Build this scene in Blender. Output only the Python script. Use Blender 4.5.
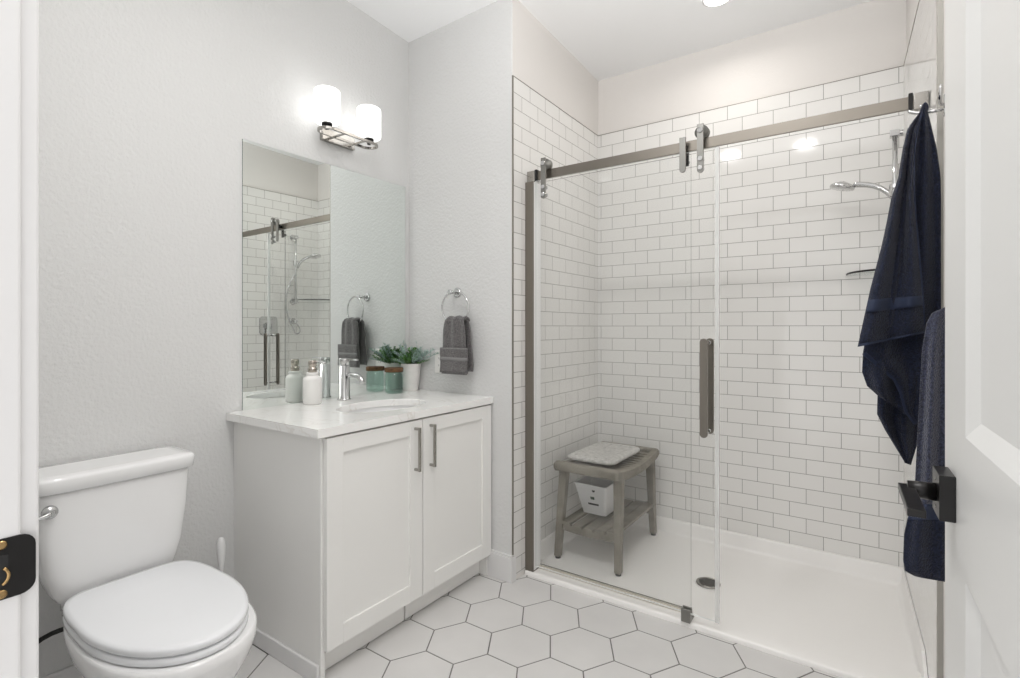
import bpy, bmesh, math, random
from mathutils import Vector, Matrix
random.seed(4)
PI = math.pi
for o in list(bpy.data.objects): bpy.data.objects.remove(o)
S = bpy.context.scene
COL = S.collection

# ---------------------------------------------------------------- camera
cam = bpy.data.cameras.new('camera'); camo = bpy.data.objects.new('camera', cam); COL.objects.link(camo)
camo.location = (0, 0, 1.21)
YAW = math.atan(358/517)
camo.rotation_euler = (PI/2, 0, YAW)
cam.sensor_width = 36; cam.lens = 36*517/1020
cam.shift_y = -12/1020
cam.clip_start = 0.02
S.camera = camo

# ---------------------------------------------------------------- world and exposure
w = bpy.data.worlds.new('world'); S.world = w; w.use_nodes = True
bg = w.node_tree.nodes['Background']; bg.inputs[0].default_value = (1, .99, .985, 1); bg.inputs[1].default_value = 1.1
S.view_settings.view_transform = 'Standard'; S.view_settings.look = 'None'
S.view_settings.gamma = 1; S.view_settings.use_curve_mapping = False
S.view_settings.exposure = 0.47
S.cycles.max_bounces = 12; S.cycles.diffuse_bounces = 6; S.cycles.glossy_bounces = 5
S.cycles.transparent_max_bounces = 24; S.cycles.transmission_bounces = 8

CANS = [(-.585, 2.56), (-1.05, .8), (-.45, .75)]  # shower can first; the other two are added out of view as fill
def area(name, loc, size, power, color=(1, 1, 1), rot=(0, 0, 0), spread=PI):
    l = bpy.data.lights.new(name, 'AREA'); l.shape = 'DISK'; l.size = size; l.energy = power; l.color = color; l.spread = spread
    o = bpy.data.objects.new(name, l); COL.objects.link(o); o.location = loc; o.rotation_euler = rot
    return o
area('ceiling_lamp_light', (-.59, 2.56, 2.725), .12, 1.7, (1, .95, .89), spread=2.9)
area('ceiling_lamp_light', (-1.05, .8, 2.80), .15, 5, (1, .985, .965), spread=3.0)  # added fill on the vanity side, no lamp known there
area('ceiling_lamp_light', (-.45, .75, 2.80), .15, 4, (1, .985, .965), spread=3.0)  # added fill by the door, no lamp known there
# added unseen fill spot aimed at the ceiling, standing in for a bounced flash
fl_ = bpy.data.lights.new('bounce_fill', 'SPOT'); fl_.energy = 85; fl_.spot_size = math.radians(115); fl_.spot_blend = .8; fl_.shadow_soft_size = .08; fl_.color = (1, .99, .985)
flo = bpy.data.objects.new('bounce_fill', fl_); COL.objects.link(flo); flo.location = (-.28, .45, 1.75)
flo.rotation_euler = Vector((-.12, .5, 1)).to_track_quat('-Z', 'Y').to_euler()

# ---------------------------------------------------------------- materials
def mat(name, col, rough=.5, metal=0, bump=0, bscale=100, coat=0, spec=.5, sheen=0, var=0, vscale=5, detail=2, dist=.001):
    m = bpy.data.materials.new(name); m.use_nodes = True
    n = m.node_tree.nodes; l = m.node_tree.links; b = n['Principled BSDF']
    b.inputs['Base Color'].default_value = (*col, 1); b.inputs['Roughness'].default_value = rough
    b.inputs['Metallic'].default_value = metal; b.inputs['Coat Weight'].default_value = coat
    b.inputs['Specular IOR Level'].default_value = spec; b.inputs['Sheen Weight'].default_value = sheen
    tc = n.new('ShaderNodeTexCoord')
    if bump:
        t = n.new('ShaderNodeTexNoise'); t.inputs['Scale'].default_value = bscale; t.inputs['Detail'].default_value = detail
        l.new(tc.outputs['Object'], t.inputs['Vector'])
        bp = n.new('ShaderNodeBump'); bp.inputs['Strength'].default_value = bump; bp.inputs['Distance'].default_value = dist
        l.new(t.outputs['Fac'], bp.inputs['Height']); l.new(bp.outputs['Normal'], b.inputs['Normal'])
    if var:
        t2 = n.new('ShaderNodeTexNoise'); t2.inputs['Scale'].default_value = vscale; t2.inputs['Detail'].default_value = 4
        l.new(tc.outputs['Object'], t2.inputs['Vector'])
        r = n.new('ShaderNodeValToRGB'); r.color_ramp.elements[0].position = .3; r.color_ramp.elements[1].position = .7
        r.color_ramp.elements[0].color = (*[c*(1-var) for c in col], 1); r.color_ramp.elements[1].color = (*[min(1, c*(1+var)) for c in col], 1)
        l.new(t2.outputs['Fac'], r.inputs['Fac']); l.new(r.outputs['Color'], b.inputs['Base Color'])
    return m
def bsdf(m): return m.node_tree.nodes['Principled BSDF']

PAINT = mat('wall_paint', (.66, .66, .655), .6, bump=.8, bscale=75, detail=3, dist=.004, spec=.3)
PAINT_WARM_LIT = mat('wall_paint_warm_lit', (.76, .735, .71), .6, bump=.4, bscale=75, detail=3, dist=.002, spec=.3)  # same wall paint, with the shower's warm light put into the colour
CEIL = mat('ceiling_paint', (.90, .905, .91), .8, bump=.3, bscale=60, dist=.002)
TRIM = mat('trim_paint', (.74, .735, .735), .35)
DOORP = mat('door_paint', (.70, .70, .69), .35)
CAB = mat('cabinet_paint', (.83, .825, .805), .38, var=.01, vscale=3)
PORC = mat('white_porcelain', (.83, .83, .83), .08, coat=.3)
LIDM = mat('seat_plastic', (.82, .83, .85), .12)
PAN = mat('shower_pan_acrylic', (.90, .885, .865), .3, bump=.15, bscale=300)
NICK = mat('brushed_nickel', (.25, .228, .20), .33, 1, bump=.08, bscale=200)
NICKG = mat('grey_nickel', (.27, .265, .25), .35, .9)
NICK2 = mat('satin_nickel', (.40, .385, .36), .25, 1)
CHROME = mat('chrome', (.62, .62, .62), .06, 1)
BLACK = mat('black_metal', (.012, .011, .011), .3, .4)
BLACKR = mat('black_rubber', (.012, .012, .012), .7)
BRASS = mat('brass', (.45, .30, .14), .25, 1)
DARK = mat('dark_gap', (.03, .028, .026), .8)
NAVY = mat('navy_terry', (.007, .011, .030), .95, bump=1, bscale=220, detail=3, dist=.006, sheen=.08, var=.65, vscale=230)
NAVYB = mat('navy_band', (.013, .022, .055), .75, bump=.3, bscale=250, sheen=.05)
SLATE = mat('slate_blue_terry', (.036, .041, .072), .95, bump=1, bscale=220, detail=3, dist=.006, sheen=.25, var=.65, vscale=230)
GREYT = mat('grey_terry', (.125, .118, .118), .95, bump=1, bscale=220, detail=3, dist=.006, sheen=.3, var=.65, vscale=230)
GREYB = mat('grey_band', (.21, .205, .205), .8, bump=.3, bscale=250)
TEAK = mat('weathered_teak', (.225, .205, .17), .6, bump=.4, bscale=60, var=.25, vscale=14, detail=4)
PADM = mat('bath_pad', (.52, .51, .49), .8, bump=1, bscale=70, var=.2, vscale=70, detail=4, dist=.003)
PLAST = mat('white_plastic', (.82, .82, .82), .35)
CERAM = mat('white_ceramic', (.80, .79, .77), .4)
POTM = mat('pot_ceramic', (.78, .76, .74), .5, var=.04, vscale=30)
CORK = mat('cork', (.11, .055, .022), .8, bump=.5, bscale=150, var=.5, vscale=70)
LEAF = mat('leaf_green', (.09, .22, .05), .5, var=.5, vscale=50)
LAV = mat('lavender_leaf', (.36, .48, .44), .7, var=.3, vscale=60)
FLOW = mat('lavender_flower', (.25, .24, .42), .7)
SOIL = mat('soil', (.03, .02, .012), .9)
GROUT = mat('floor_grout', (.20, .195, .185), .9)
HEX = mat('hex_tile', (.66, .65, .64), .38, bump=.08, bscale=60, var=.035, vscale=5)
INK = mat('label_ink', (.02, .02, .02), .6)
INKG = mat('label_grey', (.42, .42, .38), .6)
INKN = mat('label_green', (.06, .10, .07), .6)
OUTL = mat('outlet_plastic', (.80, .79, .77), .35)

def quartz():
    m = mat('white_quartz', (.83, .815, .79), .18, coat=.2)
    n = m.node_tree.nodes; l = m.node_tree.links
    tc = n.new('ShaderNodeTexCoord'); t = n.new('ShaderNodeTexNoise'); t.inputs['Scale'].default_value = 3.2; t.inputs['Detail'].default_value = 8; t.inputs['Distortion'].default_value = 1.4
    l.new(tc.outputs['Object'], t.inputs['Vector'])
    r = n.new('ShaderNodeValToRGB'); e = r.color_ramp.elements
    e[0].position = .485; e[0].color = (.87, .865, .85, 1); e[1].position = .515; e[1].color = (.87, .865, .85, 1)
    k = e.new(.5); k.color = (.77, .75, .72, 1)
    l.new(t.outputs['Fac'], r.inputs['Fac']); l.new(r.outputs['Color'], bsdf(m).inputs['Base Color'])
    return m
QUARTZ = quartz()

def tile(name, axis, u0, z0=2.40):
    # subway tiles in running bond: u along the wall, v downwards from the top row
    m = mat(name, (.84, .82, .785), .07, coat=.2)
    n = m.node_tree.nodes; l = m.node_tree.links
    tc = n.new('ShaderNodeTexCoord'); sp = n.new('ShaderNodeSeparateXYZ'); l.new(tc.outputs['Object'], sp.inputs[0])
    a = n.new('ShaderNodeMath'); a.operation = 'SUBTRACT'; l.new(sp.outputs[axis], a.inputs[0]); a.inputs[1].default_value = u0-30*.1477
    b = n.new('ShaderNodeMath'); b.operation = 'SUBTRACT'; l.new(sp.outputs[2], b.inputs[0]); b.inputs[1].default_value = z0-40*.0740
    cb = n.new('ShaderNodeCombineXYZ'); l.new(a.outputs[0], cb.inputs[0]); l.new(b.outputs[0], cb.inputs[1])
    br = n.new('ShaderNodeTexBrick'); l.new(cb.outputs[0], br.inputs['Vector'])
    br.offset = .5; br.offset_frequency = 2; br.squash = 1
    for k, v in (('Scale', 1), ('Mortar Size', .0013), ('Mortar Smooth', .1), ('Bias', 0), ('Brick Width', .1477), ('Row Height', .0740)): br.inputs[k].default_value = v
    br.inputs['Color1'].default_value = (.82, .81, .79, 1); br.inputs['Color2'].default_value = (.80, .79, .77, 1); br.inputs['Mortar'].default_value = (.27, .26, .24, 1)
    l.new(br.outputs['Color'], bsdf(m).inputs['Base Color'])
    bp = n.new('ShaderNodeBump'); bp.invert = True; bp.inputs['Strength'].default_value = .5; bp.inputs['Distance'].default_value = .001
    l.new(br.outputs['Fac'], bp.inputs['Height']); l.new(bp.outputs['Normal'], bsdf(m).inputs['Normal'])
    mr = n.new('ShaderNodeMapRange'); mr.inputs[3].default_value = .07; mr.inputs[4].default_value = .8
    l.new(br.outputs['Fac'], mr.inputs[0]); l.new(mr.outputs[0], bsdf(m).inputs['Roughness'])
    return m

def glass(name, tint=(.996, .998, .997), base=.03):
    m = bpy.data.materials.new(name); m.use_nodes = True; n = m.node_tree.nodes; l = m.node_tree.links; n.clear()
    out = n.new('ShaderNodeOutputMaterial'); tr = n.new('ShaderNodeBsdfTransparent'); tr.inputs[0].default_value = (*tint, 1)
    gl = n.new('ShaderNodeBsdfGlossy'); gl.inputs['Roughness'].default_value = .01
    lw = n.new('ShaderNodeLayerWeight'); lw.inputs['Blend'].default_value = .5
    p = n.new('ShaderNodeMath'); p.operation = 'POWER'; p.inputs[1].default_value = 5; l.new(lw.outputs['Facing'], p.inputs[0])
    q = n.new('ShaderNodeMath'); q.operation = 'MULTIPLY_ADD'; q.inputs[1].default_value = .65; q.inputs[2].default_value = base; l.new(p.outputs[0], q.inputs[0])
    mx = n.new('ShaderNodeMixShader'); l.new(q.outputs[0], mx.inputs[0]); l.new(tr.outputs[0], mx.inputs[1]); l.new(gl.outputs[0], mx.inputs[2])
    l.new(mx.outputs[0], out.inputs[0]); return m
GLASS = glass('clear_glass')
GEDGE = mat('glass_edge', (.86, .88, .87), .1); bsdf(GEDGE).inputs['Alpha'].default_value = .9
GEDGE2 = mat('glass_edge_thin', (.22, .23, .22), .1); bsdf(GEDGE2).inputs['Alpha'].default_value = .6
SEAL = mat('clear_seal', (.85, .86, .85), .25); bsdf(SEAL).inputs['Alpha'].default_value = .45
JARG = glass('aqua_glass', (.85, .925, .90), .05)
SOAPB = CERAM
MIRR = mat('mirror_silver', (.86, .90, .88), .0, 1)
def emit(name, col, s):
    m = bpy.data.materials.new(name); m.use_nodes = True; b = bsdf(m)
    b.inputs['Base Color'].default_value = (.9, .9, .9, 1); b.inputs['Emission Color'].default_value = (*col, 1); b.inputs['Emission Strength'].default_value = s; return m
SHADE = emit('lit_frosted_glass', (1, .99, .97), 1.35)
LENS = emit('lit_lamp_lens', (1, .97, .93), 3)

# ---------------------------------------------------------------- mesh helpers
class MB:
    def __init__(s): s.bm = bmesh.new(); s.mi = 0
    def _face(s, vs, smooth=False, mi=None):
        try: f = s.bm.faces.new(vs)
        except ValueError: return None
        f.smooth = smooth; f.material_index = s.mi if mi is None else mi; return f
    def hexa(s, c, smooth=False):    # 8 corners: bottom 4 ccw, top 4 ccw
        v = [s.bm.verts.new(p) for p in c]
        for q in ((3, 2, 1, 0), (4, 5, 6, 7), (0, 1, 5, 4), (1, 2, 6, 5), (2, 3, 7, 6), (3, 0, 4, 7)): s._face([v[i] for i in q], smooth)
    def box(s, x0, x1, y0, y1, z0, z1):
        s.hexa([(x0, y0, z0), (x1, y0, z0), (x1, y1, z0), (x0, y1, z0), (x0, y0, z1), (x1, y0, z1), (x1, y1, z1), (x0, y1, z1)])
    def rings(s, rs, cap0=True, cap1=True, smooth=True, closed=True):
        R = [[s.bm.verts.new(p) for p in r] for r in rs]; n = len(R[0])
        for a, b in zip(R, R[1:]):
            for i in range(n if closed else n-1):
                j = (i+1) % n; s._face([a[i], a[j], b[j], b[i]], smooth)
        if cap0: s._face(R[0][::-1], False)
        if cap1: s._face(R[-1], False)
        return R
    def lathe(s, c, prof, n=32, cap0=True, cap1=True, axis=None):
        ax = Vector(axis).normalized() if axis else Vector((0, 0, 1))
        a = ax.orthogonal().normalized(); b = ax.cross(a); c = Vector(c)
        s.rings([[c+ax*h+a*(r*math.cos(2*PI*i/n))+b*(r*math.sin(2*PI*i/n)) for i in range(n)] for r, h in prof], cap0, cap1)
    def cyl(s, p, q, r, n=20, r2=None):
        p = Vector(p); q = Vector(q); d = q-p
        s.lathe(p, [(r, 0), (r if r2 is None else r2, d.length)], n, axis=d)
    def tube(s, pts, r, n=12, closed=False, flat=None):
        P = [Vector(p) for p in pts]; N = len(P); rs = []; up = None
        for i in range(N):
            if closed: t = P[(i+1) % N]-P[i-1]
            else: t = P[min(i+1, N-1)]-P[max(i-1, 0)]
            t.normalize()
            if up is None: up = t.orthogonal().normalized()
            up = (up-t*up.dot(t)).normalized(); b = t.cross(up)
            rr = r(i/(N-1)) if callable(r) else r
            rs.append([P[i]+up*(rr*math.cos(2*PI*k/n))+b*(rr*math.sin(2*PI*k/n)) for k in range(n)])
        if closed:
            R = [[s.bm.verts.new(p) for p in q] for q in rs]
            for i in range(N):
                a = R[i]; b_ = R[(i+1) % N]
                # match nearest start on the seam
                off = 0
                if i == N-1: off = min(range(n), key=lambda k: (b_[k].co-a[0].co).length)
                for k in range(n): s._face([a[k], a[(k+1) % n], b_[(k+1+off) % n], b_[(k+off) % n]], True)
        else: s.rings(rs)
    def prism(s, poly, vec):      # planar polygon of 3d points extruded along vec
        a = [s.bm.verts.new(p) for p in poly]; b = [s.bm.verts.new(Vector(p)+Vector(vec)) for p in poly]; n = len(poly)
        s._face(a[::-1]); s._face(b)
        for i in range(n): s._face([a[i], a[(i+1) % n], b[(i+1) % n], b[i]])
    def grid(s, P, smooth=True):
        V = [[s.bm.verts.new(p) for p in r] for r in P]
        for a, b in zip(V, V[1:]):
            for i in range(len(a)-1): s._face([a[i], a[i+1], b[i+1], b[i]], smooth)
        return V
    def build(s, name, m, parent=None, bevel=0, seg=2, sub=0, solid=0, fix=True, origin=None):
        if fix: bmesh.ops.recalc_face_normals(s.bm, faces=s.bm.faces)
        me = bpy.data.meshes.new(name); o = bpy.data.objects.new(name, me); COL.objects.link(o)
        org = Vector((0, 0, 0))
        if parent is not None:
            o.parent = parent; org = Vector(parent['_org']) if '_org' in parent else Vector((0, 0, 0))
            o['_org'] = tuple(org)
        elif origin is not None:
            org = Vector(origin); o.location = org; o['_org'] = tuple(org)
        bmesh.ops.translate(s.bm, verts=s.bm.verts, vec=-org)
        s.bm.to_mesh(me); s.bm.free()
        for k in (m if isinstance(m, (list, tuple)) else [m]): me.materials.append(k)
        if solid: q = o.modifiers.new('solid', 'SOLIDIFY'); q.thickness = solid; q.offset = 0
        if bevel:
            q = o.modifiers.new('bevel', 'BEVEL'); q.width = bevel; q.segments = seg; q.limit_method = 'ANGLE'; q.angle_limit = .7
            q.harden_normals = False
        if sub: q = o.modifiers.new('sub', 'SUBSURF'); q.levels = sub; q.render_levels = sub
        return o
def empty(name, loc):
    o = bpy.data.objects.new(name, None); COL.objects.link(o); o.location = loc; o['_org'] = tuple(loc); o.empty_display_size = .05; return o
def tag(o, label, cat, group=None):
    o['label'] = label; o['category'] = cat
    if group: o['group'] = group
    return o
def thing(name, loc, label, cat, group=None): return tag(empty(name, loc), label, cat, group)
def struct(o): o['kind'] = 'structure'; return o
def arc(c, r, a0, a1, n, ax, ay):
    c = Vector(c); ax = Vector(ax); ay = Vector(ay)
    return [c+ax*(r*math.cos(a0+(a1-a0)*i/n))+ay*(r*math.sin(a0+(a1-a0)*i/n)) for i in range(n+1)]

# ---------------------------------------------------------------- room shell
XL = -2.094; YE = 2.04; XS = -1.382; YB = 2.958; ZC = 2.745; ZW = 2.9
YS = 2.018      # the end wall leans a little towards the room at the shower corner
def yw(x): return YE+(YS-YE)*(x-XL)/(XS-.004-XL)
def zc(y): return ZC+(YB-y)*.045
def xr(y): return .134+(2.958-y)*.036      # right wall is very slightly out of square
def sl(name, m, y0, y1, off0, off1, z0, z1):   # slab along the right wall
    b = MB(); b.hexa([(xr(y0)+off0, y0, z0), (xr(y0)+off1, y0, z0), (xr(y1)+off1, y1, z0), (xr(y1)+off0, y1, z0),
                      (xr(y0)+off0, y0, z1), (xr(y0)+off1, y0, z1), (xr(y1)+off1, y1, z1), (xr(y1)+off0, y1, z1)])
    return struct(b.build(name, m))
b = MB(); b.box(XL-.1, XL, -.0, YE+.3, 0, ZW); struct(b.build('wall_left', PAINT))
b = MB(); b.hexa([(XL-.1, YE, 0), (XS-.004, YS, 0), (XS-.004, YB+.02, 0), (XL-.1, YB+.02, 0), (XL-.1, YE, ZW), (XS-.004, YS, ZW), (XS-.004, YB+.02, ZW), (XL-.1, YB+.02, ZW)]); struct(b.build('wall_end', PAINT, bevel=.004, seg=3))
b = MB(); b.box(XS-.01, xr(YB)+.2, YB+.01, YB+.12, 0, ZW); struct(b.build('wall_back', PAINT_WARM_LIT))
b = MB(); b.box(XS-.012, XS-.003, YS+.004, YB+.01, 0, ZW); struct(b.build('wall_shower', PAINT_WARM_LIT))
sl('wall_right', PAINT_WARM_LIT, .035, YB+.01, .01, .12, 0, ZW)
b = MB(); b.hexa([(x_, y_, zc(y_)+d_) for d_ in (0, .1) for x_, y_ in ((XL-.1, 0), (.45, 0), (.45, YB+.12), (XL-.1, YB+.12))]); struct(b.build('ceiling', CEIL))
# tile cladding
b = MB(); b.box(XS-.012, XS, YS+.008, YB+.01, .02, 2.40); struct(b.build('wall_shower_left', tile('subway_left', 1, 2.171)))
b = MB(); b.box(XS-.005, xr(YB)+.05, YB, YB+.012, .02, 2.40); struct(b.build('wall_shower_back', tile('subway_back', 0, -.918)))
sl('wall_shower_right', tile('subway_right', 1, 2.89), 1.965, YB+.005, 0, .012, .02, 2.40)
b = MB(); b.box(XS-.006, XS+.001, YS+.001, YS+.008, .13, 2.402); b.box(XS-.010, XS+.0015, YS+.001, YB, 2.399, 2.402); b.box(XS, xr(YB), YB-.0015, YB+.01, 2.399, 2.402)
struct(b.build('trim_1', mat('tile_edge_metal', (.30, .28, .25), .4, 1)))
sl('trim_2', mat('tile_edge_satin', (.42, .41, .38), .4, .7), 1.953, 1.965, -.004, .012, .13, 2.402)
sl('trim_3', mat('tile_edge_dark', (.30, .28, .25), .4, 1), 2.0, YB, -.0015, .01, 2.399, 2.402)
# entrance wall with door opening
JX = -.7; DR = .155
b = MB(); b.box(XL-.1, JX-.02, .035, .144, 0, ZW); b.box(DR+.02, .45, .035, .144, 0, ZW); b.box(JX-.02, DR+.02, .035, .144, 2.06, ZW); struct(b.build('wall_entrance', PAINT))
b = MB(); b.box(JX-.02, JX, .03, .148, 0, 2.06); b.box(DR, DR+.02, .03, .148, 0, 2.06); b.box(JX, DR, .03, .148, 2.04, 2.06)
b.box(JX, JX+.011, .045, .098, 0, 2.04)
b.box(JX-.075, JX-.006, .144, .163, 0, 2.11); b.box(JX-.075, JX-.006, .020, .035, 0, 2.11)
b.box(JX-.075, DR+.06, .144, .163, 2.046, 2.11)
jamb = struct(b.build('trim_4', TRIM, bevel=.003))
b = MB()
def rr(c, ax, ay, w_, h_, r, n=5):
    pts = []
    for k, (sx, sy) in enumerate(((1, 1), (-1, 1), (-1, -1), (1, -1))):
        pts += arc(Vector(c)+Vector(ax)*sx*(w_/2-r)+Vector(ay)*sy*(h_/2-r), r, k*PI/2, k*PI/2+PI/2, n, ax, ay)
    return pts
b.prism(rr((JX, .1345, .972), (0, 1, 0), (0, 0, 1), .048, .060, .012), (.002, 0, 0))
st = b.build('strike_plate', BLACK, jamb, bevel=.0006); st['label'] = 'black metal strike plate with rounded corners'
b = MB(); b.box(JX+.002, JX+.0035, .118, .1375, .958, .986); b.build('latch_hole', BLACKR, st)
b = MB(); b.tube(arc((JX+.0042, .1275, .966), .010, -1.0, .9, 8, (0, 1, 0), (0, 0, 1)), .0016); b.build('latch_lip', BRASS, st)
for z in (.942, .990):
    b = MB(); b.lathe((JX+.002, .1325, z+.006), [(.0045, 0), (.0045, .0012), (.002, .0018)], 16, axis=(1, 0, 0)); b.build('screw', BRASS, st)
# baseboards
def base(name, x0, x1, y0, y1, h=.13):
    b = MB(); b.box(x0, x1, y0, y1, 0, h-.012); b.box(min(x0, x1)+.003 if abs(x1-x0) < .03 else x0, x1 if abs(x1-x0) > .03 else max(x0, x1)-.003, y0+.003, y1, h-.012, h)
    return struct(b.build(name, TRIM, bevel=.003))
b = MB()
for z0, z1, i_ in ((0, .118, 0), (.118, .128, .004)):
    b.hexa([(x_, y_, z_) for z_ in (z0, z1) for x_, y_ in ((-1.60, yw(-1.60)-.013+i_), (XS+.001-i_, YS-.013+i_), (XS+.001-i_, YS+.030), (-1.60, YS+.030))])
struct(b.build('baseboard_end', TRIM, bevel=.002))
b = MB(); b.box(XL, XL+.014, .144, 1.07, 0, .13); struct(b.build('baseboard_left', TRIM, bevel=.004))
b = MB(); b.box(XL, JX-.08, .144, .158, 0, .13); struct(b.build('baseboard_entrance', TRIM, bevel=.004))
sl('baseboard_right', TRIM, .178, 1.952, -.004, .01, 0, .13)
# floor: grout bed with bevelled hexagon tiles
fl = MB(); fl.box(XL-.1, .45, -.0, YB+.1, -.03, -.0015)
R = .1335; fy = R*math.sqrt(3); fl.mi = 1
hx, hy = -1.291, 1.757
for i in range(-6, 10):
    for j in range(-10, 4):
        cx = hx+i*1.5*R; cy = hy+j*fy+(fy/2 if i % 2 else 0)
        if not (XL-.1 < cx < .35 and .0 < cy < 2.3): continue
        ro = [(cx+(R-.0028)*math.cos(k*PI/3), cy+(R-.0028)*math.sin(k*PI/3), -.001) for k in range(6)]
        ri = [(cx+(R-.0042)*math.cos(k*PI/3), cy+(R-.0042)*math.sin(k*PI/3), 0) for k in range(6)]
        fl.rings([ro, ri], False, True, False)
struct(fl.build('floor', [GROUT, HEX]))
b = MB(); b.box(XL-.1, .45, -.9, 0, -.03, 0); 
# hallway floor seen by nothing but keeps light natural
struct(b.build('floor_hallway', HEX))

# ---------------------------------------------------------------- shower pan
pr = thing('shower_pan', (-.62, 2.54, 0), 'white acrylic shower pan filling the tiled alcove behind the glass', 'shower pan')
b = MB(); b.mi = 0
x0, x1 = XS+.001, xr(2.5)-.002
Y0 = 2.12
prof = [(Y0, 0), (Y0, .014), (Y0+.004, .019), (Y0+.01, .021), (2.20, .022), (2.27, .022), (2.86, .034), (2.918, .036), (2.930, .040), (2.936, .050), (2.939, .104), (2.942, .111), (2.947, .113), (2.957, .114)]
def xr2(y): return xr(y)-.001
L = [];
rows = []
for (y, z) in prof:
    row = [Vector((XS+.001, y, max(z, .10 if y > Y0+.1 else z)))]
    rows.append([(XS+.0015, y, z), (xr2(y), y, z)])
b.grid(rows, True)
# side upstands
for side in (0, 1):
    for (ya, yb) in ((2.235, 2.957),):
        pts = []
        for (dx, z) in ((.0, .115), (.006, .113), (.008, .10), (.010, .06), (.018, .042), (.04, .034)):
            if side == 0: pts.append([(XS+.001+dx, ya, z if dx < .009 else .0212), (XS+.001+dx, yb, z)])
            else: pts.append([(xr2(ya)-dx, ya, z if dx < .009 else .0212), (xr2(yb)-dx, yb, z)])
        b.grid(pts, True)
        if side == 0: b.box(XS+.001, XS+.010, 2.2, 2.236, .0, .114)
        else: b.hexa([(xr2(2.13)-.010, 2.125, 0), (xr2(2.13), 2.125, 0), (xr2(2.236), 2.236, 0), (xr2(2.236)-.010, 2.236, 0), (xr2(2.13)-.010, 2.125, .03), (xr2(2.13), 2.125, .03), (xr2(2.236), 2.236, .114), (xr2(2.236)-.010, 2.236, .114)])
b.box(XS+.001, xr(2.2)-.02, Y0+.01, 2.9, 0, .018)
pan = b.build('basin', PAN, pr)
b = MB(); dc = (-.606, 2.482, .0275)
b.lathe(dc, [(.053, 0), (.053, .004), (.050, .005), (.046, .0045)], 40)
dr = b.build('drain_cover', NICK2, pr); dr['label'] = 'round metal drain grate'
b = MB()
for i in range(-3, 4):
    hw = math.sqrt(max(.0, .042**2-(i*.011)**2))
    b.box(dc[0]-hw, dc[0]+hw, dc[1]+i*.011-.0018, dc[1]+i*.011+.0018, .0324, .0332)
b.build('slot', DARK, dr)

# ---------------------------------------------------------------- shower enclosure
sd = thing('shower_door', (-.6, 2.15, .02), 'frameless sliding glass shower door on a brushed nickel rail', 'shower door')
def pane(name, x0, x1, y0, y1, z0, z1, edge):
    b = MB(); b.box(x0, x1, y0, y1, z0, z1)
    for f in b.bm.faces:
        n = f.normal; f.normal_update()
        if abs(f.normal.y) < .5: f.material_index = 1
    return b.build(name, [GLASS, edge], sd, fix=False)
pane('fixed_panel', -1.345, -.602, 2.182, 2.190, .04, 1.925, GEDGE2)
sp_ = pane('sliding_panel', -1.32, -.484, 2.121, 2.131, .055, 1.915, GEDGE)
b = MB(); b.box(XS+.001, xr(2.15)-.001, 2.146, 2.156, 1.926, 1.968); b.build('rail', NICK, sd, bevel=.001)
for (a, c_, d) in ((XS+.001, XS+.045, 1), (xr(2.15)-.040, xr(2.15)-.001, -1)):
    b = MB(); b.box(a, c_, 2.140, 2.164, 1.920, 1.974); b.build('rail_bracket', NICK2, sd, bevel=.002)
for xa in (XS+.047, xr(2.15)-.054):
    b = MB(); b.box(xa, xa+.012, 2.136, 2.164, 1.922, 1.976); b.build('bumper', BLACKR, sd, bevel=.002)
b = MB(); b.box(XS+.001, XS+.047, 2.125, 2.192, .02, 1.918)
b.build('wall_jamb', NICK, sd, bevel=.002)
b = MB(); b.box(XS+.047, XS+.050, 2.132, 2.19, .03, 1.915); b.build('seal', PLAST, sd)
b = MB(); b.box(-.492, -.477, 2.118, 2.134, .054, 1.914); sl_ = b.build('edge_seal', SEAL, sd); sl_['label'] = 'milky strip along the free glass edge'
b = MB(); b.box(XS+.05, -.60, 2.172, 2.200, .0225, .036); b.build('bottom_channel', mat('channel_vinyl', (.60, .56, .49), .35), sd, bevel=.002)
def hanger(x, wheel=True):
    zt, zb = (2.016, 1.822) if wheel else (1.976, 1.834)
    b = MB(); hw = .0125
    pts = [(x-hw, 2.112, zt), (x+hw, 2.112, zt)] + [(x+hw*math.cos(a), 2.112, zb+hw-hw*math.sin(a)) for a in [PI*k/10 for k in range(11)]]
    b.prism(pts, (0, .009, 0))
    h = b.build('roller_hanger' if wheel else 'rail_clamp', NICKG, sd, bevel=.001)
    if wheel:
        b = MB(); b.lathe((x, 2.121, 1.990), [(.010, 0), (.010, .012), (.027, .012), (.027, .018), (.021, .021), (.021, .029), (.027, .032), (.027, .038), (.008, .038)], 32, axis=(0, 1, 0)); b.build('wheel', NICKG, h)
        b = MB(); b.lathe((x, 2.112, 1.990), [(.011, 0), (.011, -.004), (.009, -.0055)], 24, axis=(0, 1, 0)); b.build('bolt', CHROME, h)
        zs = (1.878, 1.842)
    else:
        b = MB(); b.cyl((x, 2.121, 1.947), (x, 2.147, 1.947), .013); b.cyl((x, 2.155, 1.89), (x, 2.182, 1.89), .01); b.box(x-.0125, x+.0125, 2.156, 2.164, 1.87, 1.96); b.build('spacer', BLACK, h)
        zs = ()
    for z in zs:
        b = MB(); b.lathe((x, 2.112, z), [(.010, 0), (.010, -.003), (.008, -.0045)], 24, axis=(0, 1, 0)); b.cyl((x, 2.121, z), (x, 2.140, z), .010); b.build('bolt', CHROME, h)
hanger(-1.272); hanger(-.547); hanger(-.616, False)
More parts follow.
